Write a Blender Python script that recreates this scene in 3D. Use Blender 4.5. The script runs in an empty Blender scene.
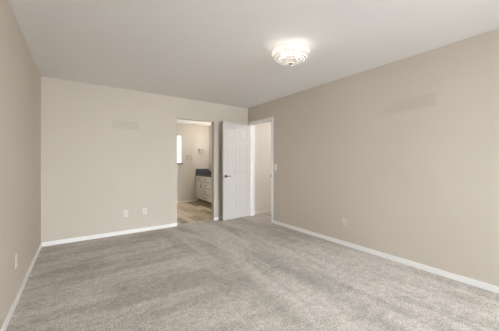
import bpy, bmesh, math, random
from mathutils import Vector, Matrix
R = math.radians
sc = bpy.context.scene
col = sc.collection

# ------------------------------------------------------------------ camera
XL, XR, YB, YF, H = -0.438, 3.165, 4.561, -2.90, 2.44
cd = bpy.data.cameras.new('camera'); cam = bpy.data.objects.new('camera', cd); col.objects.link(cam)
cam.location = (0, 0, 1.207); cam.rotation_euler = (R(90), 0, -0.61284)
cd.sensor_fit = 'HORIZONTAL'; cd.sensor_width = 36; cd.lens = 243.47/499*36
cd.shift_y = -(165.5-162.37)/499; cd.clip_start = 0.02
sc.camera = cam

# ------------------------------------------------------------------ view, world, daylight
sc.view_settings.view_transform = 'Standard'; sc.view_settings.look = 'None'
sc.view_settings.gamma = 1; sc.view_settings.use_curve_mapping = False
sc.view_settings.exposure = 0.09
sc.cycles.max_bounces = 14; sc.cycles.diffuse_bounces = 10
w = bpy.data.worlds.new('sky'); sc.world = w; w.use_nodes = True
wn = w.node_tree.nodes['Background']; wn.inputs[0].default_value = (0.86, 0.93, 1.0, 1); wn.inputs[1].default_value = 1.6


def area(name, loc, rot, sx, sy, power, color, spread=180):
    l = bpy.data.lights.new(name, 'AREA'); l.shape = 'RECTANGLE'; l.size = sx; l.size_y = sy
    l.energy = power; l.color = color; l.spread = R(spread)
    o = bpy.data.objects.new(name, l); o.location = loc; o.rotation_euler = rot; col.objects.link(o)
    return o


# bedroom window in the front wall (behind the camera), added fill through an unseen left wall opening, bathroom window
area('daylight_bedroom_window', (1.75, YF-0.22, 1.50), (R(73), 0, R(6)), 2.0, 1.3, 112, (0.83, 0.915, 1.0), 86)
area('fill_light_left', (XL-0.22, -0.80, 1.48), (0, R(-90), R(35)), 1.3, 1.5, 9, (0.72, 0.87, 1.0), 100)
sun = bpy.data.lights.new('sun', 'SUN'); sun.energy = 54; sun.angle = 0.01; sun.color = (0.80, 0.90, 1.0)   # added to hit the carpet behind the viewer and bounce onto the ceiling
so = bpy.data.objects.new('sun', sun); so.rotation_euler = (R(35), 0, 0); col.objects.link(so)
area('daylight_bathroom_window', (2.30, 7.42, 1.60), (R(-90), 0, 0), 0.6, 0.9, 16, (0.92, 0.97, 1.0))


# ------------------------------------------------------------------ materials
def mat(name, color, rough=0.6, metal=0.0, spec=0.5, emit=None, estr=0):
    m = bpy.data.materials.new(name); m.use_nodes = True
    b = m.node_tree.nodes['Principled BSDF']
    b.inputs['Base Color'].default_value = (*color, 1); b.inputs['Roughness'].default_value = rough
    b.inputs['Metallic'].default_value = metal; b.inputs['Specular IOR Level'].default_value = spec
    if emit:
        b.inputs['Emission Color'].default_value = (*emit, 1); b.inputs['Emission Strength'].default_value = estr
    return m


def N(m, t, **kw):
    n = m.node_tree.nodes.new(t)
    for k, v in kw.items(): setattr(n, k, v)
    return n


def L(m, a, b): m.node_tree.links.new(a, b)


def math_node(m, op, a, b=None, clamp=False):
    n = N(m, 'ShaderNodeMath', operation=op); n.use_clamp = clamp
    for i, v in enumerate((a, b)):
        if v is None: continue
        if isinstance(v, (int, float)): n.inputs[i].default_value = v
        else: L(m, v, n.inputs[i])
    return n.outputs[0]


def mix_col(m, fac, a, b):
    n = N(m, 'ShaderNodeMix', data_type='RGBA')
    if isinstance(fac, (int, float)): n.inputs[0].default_value = fac
    else: L(m, fac, n.inputs[0])
    for i, v in ((6, a), (7, b)):
        if isinstance(v, tuple): n.inputs[i].default_value = (*v, 1)
        else: L(m, v, n.inputs[i])
    return n.outputs[2]


def noise(m, vec, scale, detail=2, rough=0.5, dist=0.0):
    n = N(m, 'ShaderNodeTexNoise'); n.inputs['Scale'].default_value = scale; n.inputs['Detail'].default_value = detail
    n.inputs['Roughness'].default_value = rough; n.inputs['Distortion'].default_value = dist
    L(m, vec, n.inputs['Vector']); return n.outputs['Fac']


def mapping(m, vec, scale=(1, 1, 1), rot=(0, 0, 0)):
    n = N(m, 'ShaderNodeMapping'); n.inputs['Scale'].default_value = scale; n.inputs['Rotation'].default_value = rot
    L(m, vec, n.inputs['Vector']); return n.outputs[0]


def ramp(m, v, lo, hi):
    n = N(m, 'ShaderNodeMapRange'); n.interpolation_type = 'SMOOTHSTEP'
    L(m, v, n.inputs[0]); n.inputs[1].default_value = lo; n.inputs[2].default_value = hi
    return n.outputs[0]


def coords(m): return N(m, 'ShaderNodeTexCoord').outputs['Object']


def bump(m, h, strength, dist=0.002):
    n = N(m, 'ShaderNodeBump'); n.inputs['Strength'].default_value = strength; n.inputs['Distance'].default_value = dist
    L(m, h, n.inputs['Height']); L(m, n.outputs[0], m.node_tree.nodes['Principled BSDF'].inputs['Normal'])


def boxmask(m, co, ax, lo, hi, soft, softhi=None):
    s = N(m, 'ShaderNodeSeparateXYZ'); L(m, co, s.inputs[0])
    v = s.outputs[ax]
    return math_node(m, 'MULTIPLY', ramp(m, v, lo-soft, lo+soft), math_node(m, 'SUBTRACT', 1.0, ramp(m, v, hi-(softhi or soft), hi+(softhi or soft))))


def paint(name, color, patch=None, mottle=0.03):
    m = mat(name, color, 0.75, spec=0.25)
    co = coords(m)
    big = noise(m, co, 1.3, 3)
    dark = tuple(c*(1-mottle*1.5) for c in color)
    c = mix_col(m, big, dark, tuple(min(1, c_*(1+mottle)) for c_ in color))
    if patch:                                            # roller touch-up patch of an older, darker paint
        for (a, alo, ahi, zlo, zhi, soft, pc, k) in patch:
            mk = math_node(m, 'MULTIPLY', boxmask(m, co, a, alo, ahi, soft, 0.17 if a == 1 else soft), boxmask(m, co, 2, zlo, zhi, 0.015))
            c = mix_col(m, math_node(m, 'MULTIPLY', mk, k), c, pc)
    L(m, c, m.node_tree.nodes['Principled BSDF'].inputs['Base Color'])
    bump(m, noise(m, co, 120, 3), 0.15, 0.0015)
    return m


WALLC = (0.60, 0.535, 0.458)
PD = (0.50, 0.435, 0.36)
M_wall = paint('beige_paint', WALLC)
M_wall_back = paint('beige_paint_back', WALLC, [(0, 0.455, 0.86, 1.77, 1.905, 0.014, PD, 0.45)])
M_wall_right = paint('beige_paint_right', WALLC, [(1, 0.99, 1.42, 1.825, 1.965, 0.014, PD, 0.45), (1, 1.22, 1.60, 1.80, 1.905, 0.16, PD, 0.28)])
M_ceil = paint('ceiling_paint', (0.82, 0.81, 0.80), mottle=0.012)
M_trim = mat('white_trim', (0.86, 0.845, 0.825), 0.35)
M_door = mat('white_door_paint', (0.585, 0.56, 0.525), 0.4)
M_bath = paint('cream_paint', (0.66, 0.615, 0.55))
M_bathceil = mat('bath_ceiling_paint', (0.85, 0.83, 0.79), 0.7)
M_hall = paint('hall_paint', (0.78, 0.76, 0.73), mottle=0.01)
M_plate = mat('outlet_plastic', (0.69, 0.65, 0.59), 0.35)
M_plate_w = mat('switch_plastic', (0.82, 0.79, 0.74), 0.35)
M_slot = mat('slot_dark', (0.06, 0.055, 0.05), 0.6)
M_chrome = mat('brushed_nickel', (0.42, 0.41, 0.39), 0.28, 1.0)
M_dn = mat('dark_nickel', (0.16, 0.15, 0.14), 0.3, 1.0)
M_black = mat('black_rubber', (0.02, 0.02, 0.02), 0.6)
M_cab = mat('white_cabinet_paint', (0.80, 0.78, 0.73), 0.35)
M_gap = mat('cabinet_gap_shade', (0.25, 0.22, 0.18), 0.7)  # dark tone stands in for shade between the fronts and at the toe kick
M_mirror = mat('mirror_glass', (0.9, 0.9, 0.9), 0.02, 1.0)
M_porc = mat('porcelain', (0.85, 0.85, 0.83), 0.1)

# granite
M_gran = mat('dark_granite', (0.06, 0.065, 0.075), 0.12)
_c = coords(M_gran); _f = noise(M_gran, _c, 90, 4, 0.7)
L(M_gran, mix_col(M_gran, ramp(M_gran, _f, 0.42, 0.66), (0.035, 0.038, 0.045), (0.22, 0.235, 0.26)), M_gran.node_tree.nodes['Principled BSDF'].inputs['Base Color'])

# carpet: cut pile, vacuum strokes lying along the room on the right and across it on the left
M_carpet = mat('beige_carpet', (0.4, 0.36, 0.32), 0.95, spec=0.05)
m = M_carpet; _c = coords(m)
pile = noise(m, _c, 95, 2, 0.6)
tuft = noise(m, _c, 21, 3, 0.65, 0.3)
strokeA = noise(m, mapping(m, _c, (3.6, 0.55, 1), (0, 0, R(4))), 1.0, 4, 0.55, 0.6)      # along the right wall
strokeB = noise(m, mapping(m, _c, (0.55, 3.2, 1), (0, 0, R(-8))), 1.0, 4, 0.55, 0.7)     # across, towards the left wall
blot = noise(m, _c, 1.7, 4, 0.6, 0.8)
foot = noise(m, mapping(m, _c, (1.0, 1.6, 1)), 5.5, 3, 0.6, 0.5)
_s = N(m, 'ShaderNodeSeparateXYZ'); L(m, _c, _s.inputs[0])
side = ramp(m, _s.outputs[0], 0.7, 1.7)
sm = N(m, 'ShaderNodeMix', data_type='FLOAT'); L(m, side, sm.inputs[0]); L(m, strokeB, sm.inputs[2]); L(m, strokeA, sm.inputs[3])
v = math_node(m, 'ADD', math_node(m, 'MULTIPLY', sm.outputs[0], 0.60), math_node(m, 'MULTIPLY', blot, 0.18))
v = math_node(m, 'ADD', v, math_node(m, 'MULTIPLY', foot, 0.22))
v = ramp(m, v, 0.36, 0.63)
c = mix_col(m, v, (0.37, 0.328, 0.276), (0.595, 0.54, 0.478))
g = math_node(m, 'ADD', math_node(m, 'MULTIPLY', pile, 0.72), math_node(m, 'MULTIPLY', tuft, 0.28))
g = ramp(m, g, 0.36, 0.64)
gm = N(m, 'ShaderNodeMix', data_type='RGBA', blend_type='MULTIPLY'); gm.inputs[0].default_value = 1.0
L(m, c, gm.inputs[6]); L(m, mix_col(m, g, (0.62, 0.605, 0.595), (1.27, 1.27, 1.28)), gm.inputs[7])
L(m, gm.outputs[2], m.node_tree.nodes['Principled BSDF'].inputs['Base Color'])
bump(m, g, 0.45, 0.006)
m.node_tree.nodes['Principled BSDF'].inputs['Sheen Weight'].default_value = 0.15
m.node_tree.nodes['Principled BSDF'].inputs['Sheen Roughness'].default_value = 0.6

# wood-look vinyl plank, planks running along y
M_vinyl = mat('oak_vinyl_plank', (0.5, 0.4, 0.28), 0.3)
m = M_vinyl; _c = coords(m)
br = N(m, 'ShaderNodeTexBrick'); L(m, mapping(m, _c, (1, 1, 1), (0, 0, R(90))), br.inputs['Vector'])
br.inputs['Scale'].default_value = 1; br.inputs['Brick Width'].default_value = 1.15; br.inputs['Row Height'].default_value = 0.165
br.inputs['Mortar Size'].default_value = 0.004; br.inputs['Color1'].default_value = (0, 0, 0, 1); br.inputs['Color2'].default_value = (1, 1, 1, 1)
br.inputs['Mortar'].default_value = (0.1, 0.1, 0.1, 1)
grain = noise(m, mapping(m, _c, (16, 1.5, 1)), 1.0, 5, 0.65, 0.4)
t = math_node(m, 'ADD', math_node(m, 'MULTIPLY', br.outputs['Color'], 0.45), math_node(m, 'MULTIPLY', grain, 0.75))
c = mix_col(m, ramp(m, t, 0.38, 0.80), (0.20, 0.135, 0.075), (0.74, 0.62, 0.45))
c = mix_col(m, br.outputs['Fac'], c, (0.16, 0.12, 0.08))
L(m, c, m.node_tree.nodes['Principled BSDF'].inputs['Base Color'])

# window pane: clear, lets light pass
M_pane = bpy.data.materials.new('window_glass'); M_pane.use_nodes = True
nt = M_pane.node_tree; nt.nodes.remove(nt.nodes['Principled BSDF'])
tr = nt.nodes.new('ShaderNodeBsdfTransparent'); gl = nt.nodes.new('ShaderNodeBsdfGlossy'); gl.inputs['Roughness'].default_value = 0.02
mx = nt.nodes.new('ShaderNodeMixShader'); mx.inputs[0].default_value = 0.06
nt.links.new(tr.outputs[0], mx.inputs[1]); nt.links.new(gl.outputs[0], mx.inputs[2]); nt.links.new(mx.outputs[0], nt.nodes['Material Output'].inputs[0])

# ribbed alabaster-and-clear glass of the ceiling lamp
M_bowl = bpy.data.materials.new('ribbed_lamp_glass'); M_bowl.use_nodes = True
nt = M_bowl.node_tree; nt.nodes.remove(nt.nodes['Principled BSDF'])
tl = nt.nodes.new('ShaderNodeBsdfTranslucent'); tl.inputs[0].default_value = (0.93, 0.92, 0.90, 1)
tr = nt.nodes.new('ShaderNodeBsdfTransparent'); tr.inputs[0].default_value = (0.95, 0.95, 0.95, 1)
gl = nt.nodes.new('ShaderNodeBsdfGlossy'); gl.inputs['Roughness'].default_value = 0.12; gl.inputs[0].default_value = (0.9, 0.9, 0.9, 1)
m1 = nt.nodes.new('ShaderNodeMixShader'); m1.inputs[0].default_value = 0.60
nt.links.new(tl.outputs[0], m1.inputs[1]); nt.links.new(tr.outputs[0], m1.inputs[2])
m2 = nt.nodes.new('ShaderNodeMixShader'); m2.inputs[0].default_value = 0.16
nt.links.new(m1.outputs[0], m2.inputs[1]); nt.links.new(gl.outputs[0], m2.inputs[2]); nt.links.new(m2.outputs[0], nt.nodes['Material Output'].inputs[0])
tc = nt.nodes.new('ShaderNodeTexCoord'); wv = nt.nodes.new('ShaderNodeTexWave'); wv.wave_type = 'RINGS'; wv.rings_direction = 'Z'
wv.inputs['Scale'].default_value = 13; wv.inputs['Distortion'].default_value = 1.5; wv.inputs['Detail Scale'].default_value = 2
nt.links.new(tc.outputs['Object'], wv.inputs['Vector'])
mr = nt.nodes.new('ShaderNodeMapRange'); mr.inputs[3].default_value = 0.42; mr.inputs[4].default_value = 0.80
nt.links.new(wv.outputs['Fac'], mr.inputs[0]); nt.links.new(mr.outputs[0], m1.inputs[0])
bp = nt.nodes.new('ShaderNodeBump'); bp.inputs['Strength'].default_value = 0.6; bp.inputs['Distance'].default_value = 0.01
nt.links.new(wv.outputs['Fac'], bp.inputs['Height'])
for n in (tl, gl): nt.links.new(bp.outputs[0], n.inputs['Normal'])
M_bulb = mat('lit_bulb', (1, 1, 1), 0.5, emit=(1.0, 0.93, 0.82), estr=2.2)
M_shade = mat('lit_frosted_shade', (1, 1, 1), 0.5, emit=(1.0, 0.93, 0.82), estr=4)


# ------------------------------------------------------------------ mesh helpers
def box(bm, x0, x1, y0, y1, z0, z1, bevel=0.0):
    mtx = Matrix.Translation(((x0+x1)/2, (y0+y1)/2, (z0+z1)/2)) @ Matrix.Diagonal((abs(x1-x0), abs(y1-y0), abs(z1-z0), 1))
    r = bmesh.ops.create_cube(bm, size=1, matrix=mtx)
    if bevel > 0:
        es = list({e for v_ in r['verts'] for e in v_.link_edges})
        bmesh.ops.bevel(bm, geom=es, offset=bevel, segments=2, affect='EDGES', profile=0.5)


def tube(bm, pts, r, seg=12, closed=False):
    """round bar through points"""
    rings = []; n = len(pts); P = [Vector(p) for p in pts]
    rr = r if isinstance(r, (list, tuple)) else [r]*n
    up = None
    for i in range(n):
        a = P[i-1] if (i > 0 or closed) else P[i]; b = P[(i+1) % n] if (i < n-1 or closed) else P[i]
        t_ = (b-a).normalized()
        if up is None: up = Vector((0, 0, 1)) if abs(t_.z) < 0.9 else Vector((1, 0, 0))
        s = t_.cross(up).normalized(); u = s.cross(t_).normalized(); up = u
        rings.append([bm.verts.new(P[i] + (s*math.cos(k*2*math.pi/seg) + u*math.sin(k*2*math.pi/seg))*rr[i]) for k in range(seg)])
    for i in range(n if closed else n-1):
        A, B = rings[i], rings[(i+1) % n]
        for k in range(seg): bm.faces.new((A[k], A[(k+1) % seg], B[(k+1) % seg], B[k]))
    if not closed:
        bm.faces.new(rings[0][::-1]); bm.faces.new(rings[-1])


def lathe(bm, prof, seg=48, mtx=Matrix.Identity(4)):
    """prof: (radius, z) list revolved about z"""
    rings = []
    for (r_, z) in prof:
        if r_ < 1e-6: rings.append([bm.verts.new(mtx @ Vector((0, 0, z)))])
        else: rings.append([bm.verts.new(mtx @ Vector((r_*math.cos(k*2*math.pi/seg), r_*math.sin(k*2*math.pi/seg), z))) for k in range(seg)])
    for A, B in zip(rings, rings[1:]):
        for k in range(seg):
            k2 = (k+1) % seg
            if len(A) == 1 and len(B) > 1: bm.faces.new((A[0], B[k2], B[k]))
            elif len(B) == 1 and len(A) > 1: bm.faces.new((A[k], A[k2], B[0]))
            elif len(A) > 1: bm.faces.new((A[k], A[k2], B[k2], B[k]))


def obj(name, bm, m, parent=None, smooth=False, loc=None, rot=None):
    bmesh.ops.recalc_face_normals(bm, faces=bm.faces)
    me = bpy.data.meshes.new(name); bm.to_mesh(me); bm.free()
    for mm in (m if isinstance(m, list) else [m]): me.materials.append(mm)
    if smooth:
        for p in me.polygons: p.use_smooth = True
    o = bpy.data.objects.new(name, me); col.objects.link(o)
    if parent: o.parent = parent
    if loc: o.location = loc
    if rot: o.rotation_euler = rot
    return o


def boxes(name, lst, m, parent=None, bevel=0.0, **kw):
    bm = bmesh.new()
    for b in lst: box(bm, *b, bevel=bevel)
    return obj(name, bm, m, parent, **kw)


def tag(o, label, cat, group=None, kind=None):
    o['label'] = label; o['category'] = cat
    if group: o['group'] = group
    if kind: o['kind'] = kind
    return o


def empty(name, loc=(0, 0, 0), rz=0):
    o = bpy.data.objects.new(name, None); o.empty_display_size = 0.1; o.location = loc; o.rotation_euler = (0, 0, rz)
    col.objects.link(o); return o


# ------------------------------------------------------------------ the setting
T = 0.115                                   # wall thickness
OX0, OX1, OZ = 1.529, 2.304, 2.045          # bathroom opening in the back wall
DY0, DY1, DZ = 3.725, 4.475, 2.065          # bedroom door opening in the right wall
YH = 4.535                                  # hallway wall beyond the door
BX0, BX1, BY1, BH = 1.15, 3.42, 7.13, 2.37  # bathroom
HX1, HY0 = 4.9, 2.6                         # hallway
TH = 4.64                                   # where carpet meets vinyl

s = boxes('floor', [(XL-T, XR+0.06, YF-T, TH, -0.05, 0)], M_carpet); tag(s, 'beige cut-pile carpet floor of the bedroom', 'floor', kind='structure')
s = boxes('floor_hall', [(XR+0.06, HX1+T, HY0-T, YH, -0.05, 0)], M_carpet); tag(s, 'beige carpet floor beyond the open white door', 'floor', kind='structure')
s = boxes('floor_bathroom', [(BX0-T, BX1+T, TH, BY1+T, -0.05, 0)], M_vinyl); tag(s, 'wood-look plank floor of the bathroom', 'floor', kind='structure')
s = boxes('ceiling', [(XL-T, XR+0.06, YF-T, YB+0.06, H, H+0.08)], M_ceil); tag(s, 'off-white bedroom ceiling', 'ceiling', kind='structure')
s = boxes('ceiling_hall', [(XR+0.06, HX1+T, HY0-T, YH, H, H+0.08)], M_ceil); tag(s, 'ceiling of the hallway beyond the door', 'ceiling', kind='structure')
s = boxes('ceiling_bathroom', [(BX0-T, BX1+T, YB+T, BY1+T, BH, BH+0.08)], M_bathceil); tag(s, 'white bathroom ceiling', 'ceiling', kind='structure')

SY0, SY1 = -1.50, -0.10                       # opening added for the fill light, behind the viewer on the left
s = boxes('wall_left', [(XL-T, XL, SY1, YB+T, 0, H), (XL-T, XL, YF-T, SY0, 0, H), (XL-T, XL, SY0, SY1, 0, 0.85), (XL-T, XL, SY0, SY1, 2.10, H)], M_wall); tag(s, 'beige bedroom wall at the left edge', 'wall', kind='structure')
s = boxes('wall_back', [(XL, OX0, YB, YB+T, 0, H), (OX1, XR+T, YB, YB+T, 0, H), (OX0, OX1, YB, YB+T, OZ, H)], M_wall_back)
tag(s, 'beige far bedroom wall with the bathroom opening', 'wall', kind='structure')
s = boxes('wall_right', [(XR, XR+T, YF-T, DY0, 0, H), (XR, XR+T, DY1, YB, 0, H), (XR, XR+T, DY0, DY1, DZ, H)], M_wall_right)
tag(s, 'long beige right wall with the open door', 'wall', kind='structure')
WX0, WX1, WZ0, WZ1 = 0.30, 2.80, 0.85, 2.10   # bedroom window
s = boxes('wall_front', [(XL, WX0, YF-T, YF, 0, H), (WX1, XR, YF-T, YF, 0, H), (WX0, WX1, YF-T, YF, 0, WZ0), (WX0, WX1, YF-T, YF, WZ1, H)], M_wall)
tag(s, 'beige bedroom wall behind the viewer with the window', 'wall', kind='structure')
s = boxes('wall_hall', [(XR+T, HX1, YH, YH+0.02, 0, H), (HX1, HX1+T, HY0, YH, 0, H), (XR+T, HX1, HY0-T, HY0, 0, H)], M_hall)
tag(s, 'white hallway wall seen through the door opening', 'wall', kind='structure')
BWX0, BWX1, BWZ0, BWZ1 = 2.03, 2.535, 1.18, 2.01
s = boxes('wall_bathroom_back', [(BX0, BWX0, BY1, BY1+T, 0, BH), (BWX1, BX1, BY1, BY1+T, 0, BH), (BWX0, BWX1, BY1, BY1+T, 0, BWZ0), (BWX0, BWX1, BY1, BY1+T, BWZ1, BH)], M_bath)
tag(s, 'cream far wall of the bathroom', 'wall', kind='structure')
s = boxes('wall_bathroom_side', [(BX0-T, BX0, YB+T, BY1+T, 0, BH), (BX1, BX1+T, YB+T, BY1+T, 0, BH)], M_bath)
tag(s, 'cream side walls of the bathroom', 'wall', kind='structure')
s = boxes('wall_bathroom_front', [(BX0, OX0, YB+T, YB+T+.004, 0, BH), (OX1, BX1, YB+T, YB+T+.004, 0, BH)], M_bath)
tag(s, 'cream bathroom side of the wall with the opening', 'wall', kind='structure')

# baseboards
BH_, BT = 0.062, 0.012


def baseboard(name, lst, label):
    tag(boxes(name, lst, M_trim, bevel=0.003), label, 'baseboard', kind='structure')


baseboard('baseboard_left', [(XL, XL+BT, YF, YB, 0, BH_)], 'white baseboard along the left wall')
baseboard('baseboard_back', [(XL+BT, OX0, YB-BT, YB, 0, BH_)], 'white baseboard along the far wall up to the bathroom opening')
baseboard('baseboard_corner', [(OX1, XR, YB-BT, YB, 0, BH_)], 'short white baseboard between bathroom opening and open door')
baseboard('baseboard_right', [(XR-BT, XR, YF, DY0-0.047, 0, BH_)], 'long white baseboard along the right wall')
baseboard('baseboard_hall', [(XR+T, HX1, YH-BT, YH, 0, 0.08)], 'white baseboard in the hallway beyond the door')
baseboard('baseboard_front', [(XL+BT, XR-BT, YF, YF+BT, 0, BH_)], 'white baseboard under the bedroom window')
baseboard('baseboard_bathroom', [(BX0, 2.98, BY1-BT, BY1, 0, 0.05)], 'pale baseboard on the far bathroom wall')

# transition strip at the bathroom threshold
s = boxes('trim_3', [(OX0, OX1, TH-0.012, TH+0.012, 0, 0.005)], mat('transition_strip', (0.5, 0.44, 0.36), 0.4)); tag(s, 'flat strip where bedroom carpet meets bathroom planks', 'trim', kind='structure')

# door casing and jambs (trim_1), strike plate as a part
CW, CT = 0.046, 0.014
tr1 = empty('trim_1', (XR, (DY0+DY1)/2, 0)); tag(tr1, 'narrow white casing and jamb around the door opening in the right wall', 'door casing', kind='structure')
cy0 = (DY0+DY1)/2


def rel(lst): return [(a-XR, b-XR, c_-cy0, d-cy0, e, f) for (a, b, c_, d, e, f) in lst]


boxes('casing', rel([(XR-CT, XR, DY0-CW, DY0, 0, DZ+CW), (XR-CT, XR, DY1, DY1+CW, 0, DZ+CW), (XR-CT, XR, DY0, DY1, DZ, DZ+CW)]), M_trim, tr1, bevel=0.004)
boxes('jamb', rel([(XR-0.001, XR+T+0.001, DY0, DY0+0.014, 0, DZ), (XR-0.001, XR+T+0.001, DY1-0.014, DY1, 0, DZ), (XR-0.001, XR+T+0.001, DY0+.014, DY1-.014, DZ-0.014, DZ)]), M_trim, tr1, bevel=0.001)
boxes('stop_moulding', rel([(XR+0.045, XR+0.075, DY0+.014, DY0+.025, 0, DZ-.014), (XR+0.045, XR+0.075, DY1-.025, DY1-.014, 0, DZ-.014), (XR+0.045, XR+0.075, DY0+.025, DY1-.025, DZ-.025, DZ-.014)]), M_trim, tr1, bevel=0.002)
boxes('strike_plate', rel([(XR-0.020, XR+0.03, DY0+0.013, DY0+0.0165, 0.91, 0.97), (XR-0.024, XR-0.014, DY0-0.006, DY0+0.0165, 0.915, 0.965)]), M_chrome, tr1, bevel=0.001)
# hinge-side plain casing on the hall side
boxes('casing', rel([(XR+T, XR+T+CT, DY0-CW, DY0, 0, DZ+CW), (XR+T, XR+T+CT, DY0, DY1, DZ, DZ+CW)]), M_trim, tr1, bevel=0.004)

# ------------------------------------------------------------------ the six panel door, swung open against the far wall
DW, DT, DH0, DH1 = 0.748, 0.035, 0.022, 2.045
hx, hy = 3.136, 4.437                                 # front (room side) face at the hinge
fx, fy = 2.388, 4.326                                 # front face at the free edge
dang = math.atan2(fy-hy, fx-hx)
door = empty('door_1', (hx, hy, 0), dang); tag(door, 'white six-panel door standing open against the far wall', 'door', kind='structure')
# local: x from hinge to free edge; which local side faces the camera: local +y is to the left of travel => world -y side
S = 1                                                 # local +y is the side facing the room
bm = bmesh.new()
st, ms = 0.098, 0.085
xs = [0, st, (DW-ms)/2, (DW+ms)/2, DW-st, DW]
zr = [(0.20, 0.83), (0.965, 1.575), (1.675, 1.925)]
zs = [DH0] + [z for p in zr for z in p] + [DH1]
# core + stiles/rails + raised fields, room face and wall face
core = 0.005
box(bm, 0, DW, -DT+core, -core, DH0, DH1)
for (y0, y1) in ((-core, 0), (-DT, -DT+core)):
    for (a, b) in ((xs[0], xs[1]), (xs[2], xs[3]), (xs[4], xs[5])): box(bm, a, b, y0, y1, DH0, DH1)
    for (za, zb) in ((DH0, zr[0][0]), (zr[0][1], zr[1][0]), (zr[1][1], zr[2][0]), (zr[2][1], DH1)):
        for (a, b) in ((xs[1], xs[2]), (xs[3], xs[4])): box(bm, a, b, y0, y1, za, zb)
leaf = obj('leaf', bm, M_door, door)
# make local frame: y=0 plane is the room face; local +y must point to room
for (xa, xb) in ((xs[1], xs[2]), (xs[3], xs[4])):
    for (za, zb) in zr:
        for side_, y0 in ((1, -core), (-1, -DT+core)):
            bm = bmesh.new()
            # sticking slope + raised field: frustum
            i1, i2 = 0.014, 0.040
            def q(ins, y): return [bm.verts.new(p) for p in ((xa+ins, y, za+ins), (xb-ins, y, za+ins), (xb-ins, y, zb-ins), (xa+ins, y, zb-ins))]
            r0, r1 = q(i1, y0), q(i2, y0+side_*0.0038)
            for k in range(4): bm.faces.new((r0[k], r0[(k+1) % 4], r1[(k+1) % 4], r1[k]))
            bm.faces.new(r1); bm.faces.new(r0[::-1])
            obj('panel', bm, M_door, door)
# lever handles on both faces, latch on the edge
for side_ in (1, -1):
    base = 0 if side_ == 1 else -DT
    hz, hxl = 0.925, DW-0.062
    bm = bmesh.new()
    mt = Matrix.Translation((hxl, base, hz)) @ Matrix.Rotation(R(-90*side_), 4, 'X')
    lathe(bm, [(0, 0), (0.032, 0), (0.033, 0.004), (0.029, 0.010), (0.014, 0.013), (0.011, 0.030), (0.011, 0.046), (0, 0.046)], 32, mt)
    rose = obj('lever_handle', bm, M_dn, door, smooth=True)
    bm = bmesh.new(); yy = base+side_*0.047
    tube(bm, [(hxl+0.006, yy, hz), (hxl-0.02, yy+side_*0.002, hz+0.001), (hxl-0.07, yy+side_*0.001, hz+0.002), (hxl-0.10, yy-side_*0.004, hz-0.001), (hxl-0.112, yy-side_*0.010, hz-0.004)], [0.011, 0.010, 0.0075, 0.007, 0.006], 12)
    obj('lever', bm, M_dn, rose, smooth=True)
boxes('latch_plate', [(DW-0.001, DW+0.0015, -DT*.5-0.0125, -DT*.5+0.0125, 0.895, 0.955), (DW, DW+0.011, -DT*.5-0.006, -DT*.5+0.006, 0.915, 0.935)], M_chrome, door)
for z in (0.25, 1.05, 1.85):
    bm = bmesh.new(); tube(bm, [(-0.008, 0.006, z-0.045), (-0.008, 0.006, z+0.045)], 0.0065, 12)
    box(bm, -0.004, 0.0, -0.03, 0.0, z-0.045, z+0.045)
    obj('hinge', bm, M_trim, door)

# ------------------------------------------------------------------ windows
def window(name, x0, x1, yi, yo, z0, z1, label, rail, mull=None, sillmat=M_trim, silly=None):
    """double hung / slider between inner plane yi and outer plane yo"""
    e = empty(name, ((x0+x1)/2, yi, z0)); tag(e, label, 'window', kind='structure')
    ox, oy, oz = (x0+x1)/2, yi, z0
    def r_(l): return [(a-ox, b-ox, min(c_, d)-oy, max(c_, d)-oy, e_-oz, f-oz) for (a, b, c_, d, e_, f) in l]
    ym = (yi+yo)/2; d = 0.02; fw = 0.035 if mull else 0.02
    fr = [(x0, x0+fw, ym-d, ym+d, z0, z1), (x1-fw, x1, ym-d, ym+d, z0, z1), (x0+fw, x1-fw, ym-d, ym+d, z0, z0+fw), (x0+fw, x1-fw, ym-d, ym+d, z1-fw, z1)]
    if rail: fr.append((x0+fw, x1-fw, ym-d*.7, ym+d*.7, rail-0.010, rail+0.010))
    if mull: fr.append((mull-0.025, mull+0.025, ym-d*.7, ym+d*.7, z0+fw, z1-fw))
    boxes('window_frame', r_(fr), M_trim, e, bevel=0.002)
    boxes('glass_pane', r_([(x0+fw*.8, x1-fw*.8, ym-0.002, ym+0.002, z0+fw*.8, z1-fw*.8)]), M_pane, e)
    s0, s1 = silly
    boxes('window_sill', r_([(x0-0.02, x1+0.02, s0, s1, z0-0.03, z0)]), sillmat, e, bevel=0.003)
    return e


window('window_1', WX0, WX1, YF, YF-T, WZ0, WZ1, 'wide white-framed window in the wall behind the viewer', None, mull=(WX0+WX1)/2, silly=(YF, YF+0.03))
window('window_2', BWX0, BWX1, BY1, BY1+T, BWZ0, BWZ1, 'bright white window with a dark sill in the far bathroom wall', 1.62, sillmat=M_gran, silly=(BY1-0.035, BY1))

# unseen window added in the left wall to frame the fill light
w3 = empty('fill_window', (XL-T/2, (SY0+SY1)/2, 0.85)); tag(w3, 'unseen white-framed window added in the left wall for fill light', 'window', kind='structure')
hw, hh, f3 = (SY1-SY0)/2, 1.25, 0.035
boxes('window_frame', [(-.02, .02, -hw, -hw+f3, 0, hh), (-.02, .02, hw-f3, hw, 0, hh), (-.02, .02, -hw+f3, hw-f3, 0, f3), (-.02, .02, -hw+f3, hw-f3, hh-f3, hh), (-.014, .014, -0.02, 0.02, f3, hh-f3)], M_trim, w3, bevel=0.002)
boxes('glass_pane', [(-.002, .002, -hw+.028, hw-.028, .028, hh-.028)], M_pane, w3)

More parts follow.
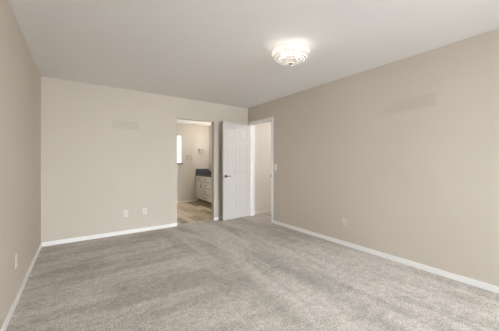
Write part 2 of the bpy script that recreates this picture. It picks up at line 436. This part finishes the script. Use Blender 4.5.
# ------------------------------------------------------------------ ceiling lamp
LX, LY = 1.855, 1.875
lamp = empty('ceiling_lamp', (LX, LY, H)); tag(lamp, 'round ribbed glass bowl lamp with a metal finial, mounted on the ceiling', 'ceiling light')
bm = bmesh.new(); lathe(bm, [(0, 0), (0.085, 0), (0.088, -0.006), (0.078, -0.018), (0.03, -0.022), (0.012, -0.03), (0.006, -0.03), (0.006, -0.178), (0, -0.178)], 40)
obj('canopy', bm, M_trim, lamp, smooth=True)
prof = []
RB, DB = 0.200, 0.125
for i in range(29):
    a = i/28*math.pi/2
    rr_ = RB*math.cos(a)**0.85 if i < 28 else 0.006
    prof.append((max(rr_, 0.006) + 0.0018*math.sin(i*math.pi), -0.052-DB*math.sin(a)))
prof = [(RB+0.008, -0.044), (RB+0.010, -0.048)] + prof
inner = [(max(r_-0.004, 0.005), z+0.0035) for r_, z in prof[::-1]]
bm = bmesh.new(); lathe(bm, prof, 64)
obj('glass_bowl', bm, M_bowl, lamp, smooth=True)
bm = bmesh.new(); lathe(bm, [(0, -0.172), (0.020, -0.175), (0.021, -0.180), (0.012, -0.185), (0.007, -0.190), (0.010, -0.196), (0.006, -0.203), (0, -0.205)], 24)
obj('finial', bm, mat('finial_metal', (0.25, 0.24, 0.22), 0.35, 1.0), lamp, smooth=True)
for k, a in enumerate((R(150), R(-40))):
    bx_, by_ = 0.075*math.cos(a), 0.075*math.sin(a)
    bm = bmesh.new(); lathe(bm, [(0, 0.0), (0.013, 0.0), (0.014, -0.02), (0.027, -0.042), (0.030, -0.056), (0.022, -0.074), (0, -0.082)], 20)
    b = obj('bulb', bm, M_bulb, lamp, smooth=True, loc=(bx_, by_, -0.042))
    l = bpy.data.lights.new('bulb_light', 'POINT'); l.energy = 4.6; l.color = (1.0, 0.90, 0.76); l.shadow_soft_size = 0.032
    lo = bpy.data.objects.new('bulb_light', l); lo.location = (LX+bx_, LY+by_, H-0.095); col.objects.link(lo)
    b.visible_shadow = True

# ------------------------------------------------------------------ wall plates
def plate(name, loc, rz, label, cat, kind='duplex', mt_=M_plate, group=None, w_=0.07, h_=0.115):
    """plate facing local -y, built around its centre"""
    e = empty(name, loc, rz); tag(e, label, cat, group)
    boxes('cover_plate', [(-w_/2, w_/2, -0.006, 0, -h_/2, h_/2)], mt_, e, bevel=0.003)
    if kind == 'duplex':
        for z in (-0.021, 0.021):
            s_ = boxes('socket', [(-0.017, 0.017, -0.0085, -0.004, z-0.014, z+0.014)], mt_, e, bevel=0.003)
            boxes('slot', [(-0.0075, -0.005, -0.0092, -0.006, z-0.003, z+0.006), (0.005, 0.0075, -0.0092, -0.006, z-0.003, z+0.006), (-0.002, 0.002, -0.0092, -0.006, z-0.010, z-0.006)], M_slot, s_)
        bm = bmesh.new(); lathe(bm, [(0, 0.0), (0.003, 0.0), (0.003, 0.002), (0, 0.003)], 12, Matrix.Translation((0, -0.0055, 0)) @ Matrix.Rotation(R(90), 4, 'X')); obj('screw', bm, M_chrome, e)
    elif kind == 'jack':
        boxes('jack', [(-0.009, 0.009, -0.0095, -0.004, -0.010, 0.010)], mt_, e, bevel=0.002)
        boxes('jack_hole', [(-0.005, 0.005, -0.0102, -0.006, -0.006, 0.004)], M_slot, e)
    elif kind == 'switch':
        boxes('rocker', [(-0.016, 0.016, -0.0095, -0.004, -0.033, 0.033)], mt_, e, bevel=0.002)
    return e


plate('wall_outlet', (0.655, YB, 0.345), 0, 'beige double socket on the far wall, left of the jack plate', 'outlet')
plate('jack_plate', (0.957, YB, 0.35), 0, 'beige single-jack plate on the far wall, right of the socket', 'wall plate', 'jack')
plate('wall_outlet', (XR, 2.10, 0.335), R(90+180), 'beige double socket low on the long right wall', 'outlet')
plate('wall_outlet', (XL, 2.86, 0.362), R(90), 'beige double socket low on the left wall', 'outlet')
plate('light_switch', (XR, 3.605, 1.112), R(270), 'white rocker light switch on the right wall beside the door casing', 'light switch', 'switch', M_plate_w)

# tiny nail in the right wall
bm = bmesh.new(); lathe(bm, [(0, 0), (0.0015, 0), (0.0015, 0.006), (0.004, 0.006), (0.004, 0.008), (0, 0.008)], 10, Matrix.Translation((XR, 0.83, 2.16)) @ Matrix.Rotation(R(-90), 4, 'Y'))
tag(obj('nail', bm, M_chrome), 'tiny nail head high on the right wall', 'nail')

# door stop on the baseboard behind the door
ds = empty('door_stop', (2.435, YB-BT, 0.035)); tag(ds, 'small spring door stop with a black tip on the baseboard behind the open door', 'door stop')
bm = bmesh.new(); lathe(bm, [(0, 0), (0.012, 0), (0.012, 0.004), (0.007, 0.008), (0.006, 0.012), (0, 0.012)], 16, Matrix.Rotation(R(90), 4, 'X')); obj('base', bm, M_chrome, ds, smooth=True)
bm = bmesh.new(); tube(bm, [(0.0065*math.cos(i*0.9), -0.010-i*0.0009, 0.0065*math.sin(i*0.9)) for i in range(56)], 0.0013, 6); obj('spring', bm, M_chrome, ds, smooth=True)
bm = bmesh.new(); lathe(bm, [(0, 0.058), (0.009, 0.058), (0.010, 0.062), (0.010, 0.072), (0.006, 0.078), (0, 0.078)], 16, Matrix.Rotation(R(90), 4, 'X')); obj('rubber_tip', bm, M_black, ds, smooth=True)

# ------------------------------------------------------------------ bathroom
VX, VY0, VY1, VZ = 2.985, 5.35, BY1, 0.835
van = empty('vanity_cabinet', ((VX+BX1)/2, (VY0+VY1)/2, 0)); tag(van, 'white bathroom vanity cabinet with drawers and doors along the right wall', 'cabinet')
vx, vy = (VX+BX1)/2, (VY0+VY1)/2
def vr(l): return [(a-vx, b-vx, c_-vy, d-vy, e, f) for (a, b, c_, d, e, f) in l]
boxes('body', vr([(VX+0.019, BX1-.002, VY0+.004, VY1-.002, 0.10, VZ-0.035)]), M_gap, van)
boxes('toe_kick', vr([(VX+0.07, BX1-.002, VY0+.004, VY1-.002, 0.0, 0.10)]), M_gap, van)


def front(name, y0, y1, z0, z1, handle):
    """shaker front facing -x"""
    g_ = 0.009; f_ = 0.045 if z1-z0 > 0.2 else 0.026
    y0 += g_; y1 -= g_; z0 += g_; z1 -= g_
    o = boxes(name, vr([(VX+0.006, VX+0.019, y0, y1, z0, z1), (VX, VX+0.006, y0, y0+f_, z0, z1), (VX, VX+0.006, y1-f_, y1, z0, z1), (VX, VX+0.006, y0+f_, y1-f_, z0, z0+f_), (VX, VX+0.006, y0+f_, y1-f_, z1-f_, z1)]), M_cab, van)
    bm = bmesh.new()
    if handle == 'h':
        ym, zm = (y0+y1)/2-vy, (z0+z1)/2
        tube(bm, [(VX-vx+.001, ym-0.05, zm), (VX-vx-0.026, ym-0.05, zm)], 0.005, 8); tube(bm, [(VX-vx+.001, ym+0.05, zm), (VX-vx-0.026, ym+0.05, zm)], 0.005, 8)
        tube(bm, [(VX-vx-0.028, ym-0.065, zm), (VX-vx-0.028, ym+0.065, zm)], 0.008, 8)
    else:
        ym = (y0+0.03 if handle == 'a' else y1-0.03)-vy; zm = z1-0.12
        tube(bm, [(VX-vx+.001, ym, zm-0.05), (VX-vx-0.026, ym, zm-0.05)], 0.005, 8); tube(bm, [(VX-vx+.001, ym, zm+0.05), (VX-vx-0.026, ym, zm+0.05)], 0.005, 8)
        tube(bm, [(VX-vx-0.028, ym, zm-0.065), (VX-vx-0.028, ym, zm+0.065)], 0.008, 8)
    obj('handle', bm, M_dn, o, smooth=True)


z0, z1 = 0.10, VZ-0.035
yy = VY1
front('door', yy-0.46, yy, z0, z1-0.15, 'a'); front('drawer', yy-0.46, yy, z1-0.15, z1, 'h')
yy -= 0.46
for k in range(4): front('drawer', yy-0.50, yy, z1-(k+1)*(z1-z0)/4, z1-k*(z1-z0)/4, 'h')
yy -= 0.50
front('door', yy-0.41, yy, z0, z1, 'a'); yy -= 0.41
front('door', yy-0.41, yy, z0, z1, 'b')

ct = empty('countertop', (vx, vy, VZ)); tag(ct, 'dark speckled stone countertop with backsplash on the bathroom vanity', 'countertop')
boxes('slab', [(VX-0.02-vx, BX1-vx-.001, VY0-vy, VY1-vy-.001, -0.035, 0)], M_gran, ct, bevel=0.004)
boxes('backsplash', [(VX-0.01-vx, BX1-vx-.001, VY1-vy-0.021, VY1-vy-.001, 0, 0.17), (BX1-vx-0.021, BX1-vx-.001, VY0-vy, VY1-vy-0.021, 0, 0.10)], M_gran, ct, bevel=0.002)

# undermount basin and tap, mostly beyond the opening's edge
sk = empty('sink_basin', (3.20, 6.05, VZ)); tag(sk, 'white oval basin set into the dark bathroom countertop', 'sink')
bm = bmesh.new(); lathe(bm, [(0.17, 0.001), (0.185, 0.006), (0.19, 0.002), (0.18, 0.0015)], 40, Matrix.Diagonal((0.85, 1.15, 1, 1))); obj('rim', bm, M_porc, sk, smooth=True)
fc = empty('faucet', (3.345, 6.05, VZ+0.001)); tag(fc, 'chrome single-lever tap behind the bathroom basin', 'faucet')
bm = bmesh.new(); tube(bm, [(0, 0, 0), (0, 0, 0.10), (-0.03, 0, 0.14), (-0.08, 0, 0.14), (-0.11, 0, 0.11)], [0.018, 0.014, 0.012, 0.011, 0.010], 12); obj('spout', bm, M_chrome, fc, smooth=True)
bm = bmesh.new(); tube(bm, [(0.0, 0, 0.10), (0.01, 0.0, 0.15), (0.0, 0.05, 0.17)], 0.006, 10); obj('lever', bm, M_chrome, fc, smooth=True)

# mirror over the vanity
mi = empty('wall_mirror', (BX1, 6.2, 1.10)); tag(mi, 'frameless bathroom mirror over the vanity, seen edge-on', 'mirror')
boxes('mirror_glass', [(-0.008, -0.001, -0.75, 0.80, 0, 0.95)], M_mirror, mi)
boxes('edge_channel', [(-0.014, -0.001, -0.75, 0.80, -0.015, 0)], M_chrome, mi)

# towel rings on the far bathroom wall
def ring(loc, label):
    e = empty('towel_ring', loc); tag(e, label, 'towel ring', 'chrome towel rings in the bathroom')
    bm = bmesh.new(); lathe(bm, [(0, 0), (0.024, 0), (0.024, 0.007), (0.011, 0.012), (0.010, 0.045), (0.014, 0.048), (0.014, 0.058), (0, 0.060)], 24, Matrix.Rotation(R(90), 4, 'X')); obj('wall_mount', bm, M_chrome, e, smooth=True)
    bm = bmesh.new(); rc = 0.078
    tube(bm, [(rc*math.sin(a)+0.045, -0.045, rc*math.cos(a)-0.045) for a in [i*2*math.pi/40 for i in range(40)]], 0.0045, 8, closed=True); obj('ring', bm, M_chrome, e, smooth=True)


ring((2.715, BY1, 1.385), 'chrome towel ring, the lower left one, nearer the bathroom window')
ring((3.085, BY1, 1.595), 'chrome towel ring, the upper right one, above the vanity counter')

# vanity light over the mirror, out of the photo's view through the opening
vl = empty('vanity_light', (BX1, 6.25, 2.12)); tag(vl, 'lit bar light with frosted shades above the bathroom mirror', 'wall light')
boxes('mounting_bar', [(-0.02, 0, -0.28, 0.28, -0.03, 0.03)], M_chrome, vl, bevel=0.004)
for yk in (-0.2, 0, 0.2):
    bm = bmesh.new(); lathe(bm, [(0.03, 0.03), (0.045, -0.02), (0.052, -0.07), (0, -0.075)], 24, Matrix.Translation((-0.08, yk, 0))); obj('glass_shade', bm, M_shade, vl, smooth=True)
l = bpy.data.lights.new('vanity_light_glow', 'POINT'); l.energy = 13.5; l.color = (1.0, 0.95, 0.89); l.shadow_soft_size = 0.12
lo = bpy.data.objects.new('vanity_light_glow', l); lo.location = (BX1-0.25, 6.25, 2.0); col.objects.link(lo)

# hallway ceiling lamp (out of view), lighting the hall wall seen through the door
hl = empty('hall_lamp', (4.25, 3.25, H)); tag(hl, 'round frosted ceiling lamp in the hallway beyond the door', 'ceiling light')
bm = bmesh.new(); lathe(bm, [(0, 0), (0.13, 0), (0.13, -0.02), (0, -0.02)], 32); obj('canopy', bm, M_chrome, hl)
bm = bmesh.new(); lathe(bm, [(0.12, -0.02), (0.115, -0.05), (0.08, -0.08), (0, -0.095)], 32); obj('glass_shade', bm, M_shade, hl, smooth=True)
l = bpy.data.lights.new('hall_lamp_glow', 'POINT'); l.energy = 18; l.color = (1.0, 0.97, 0.94); l.shadow_soft_size = 0.1
lo = bpy.data.objects.new('hall_lamp_glow', l); lo.location = (4.25, 3.25, H-0.22); col.objects.link(lo)
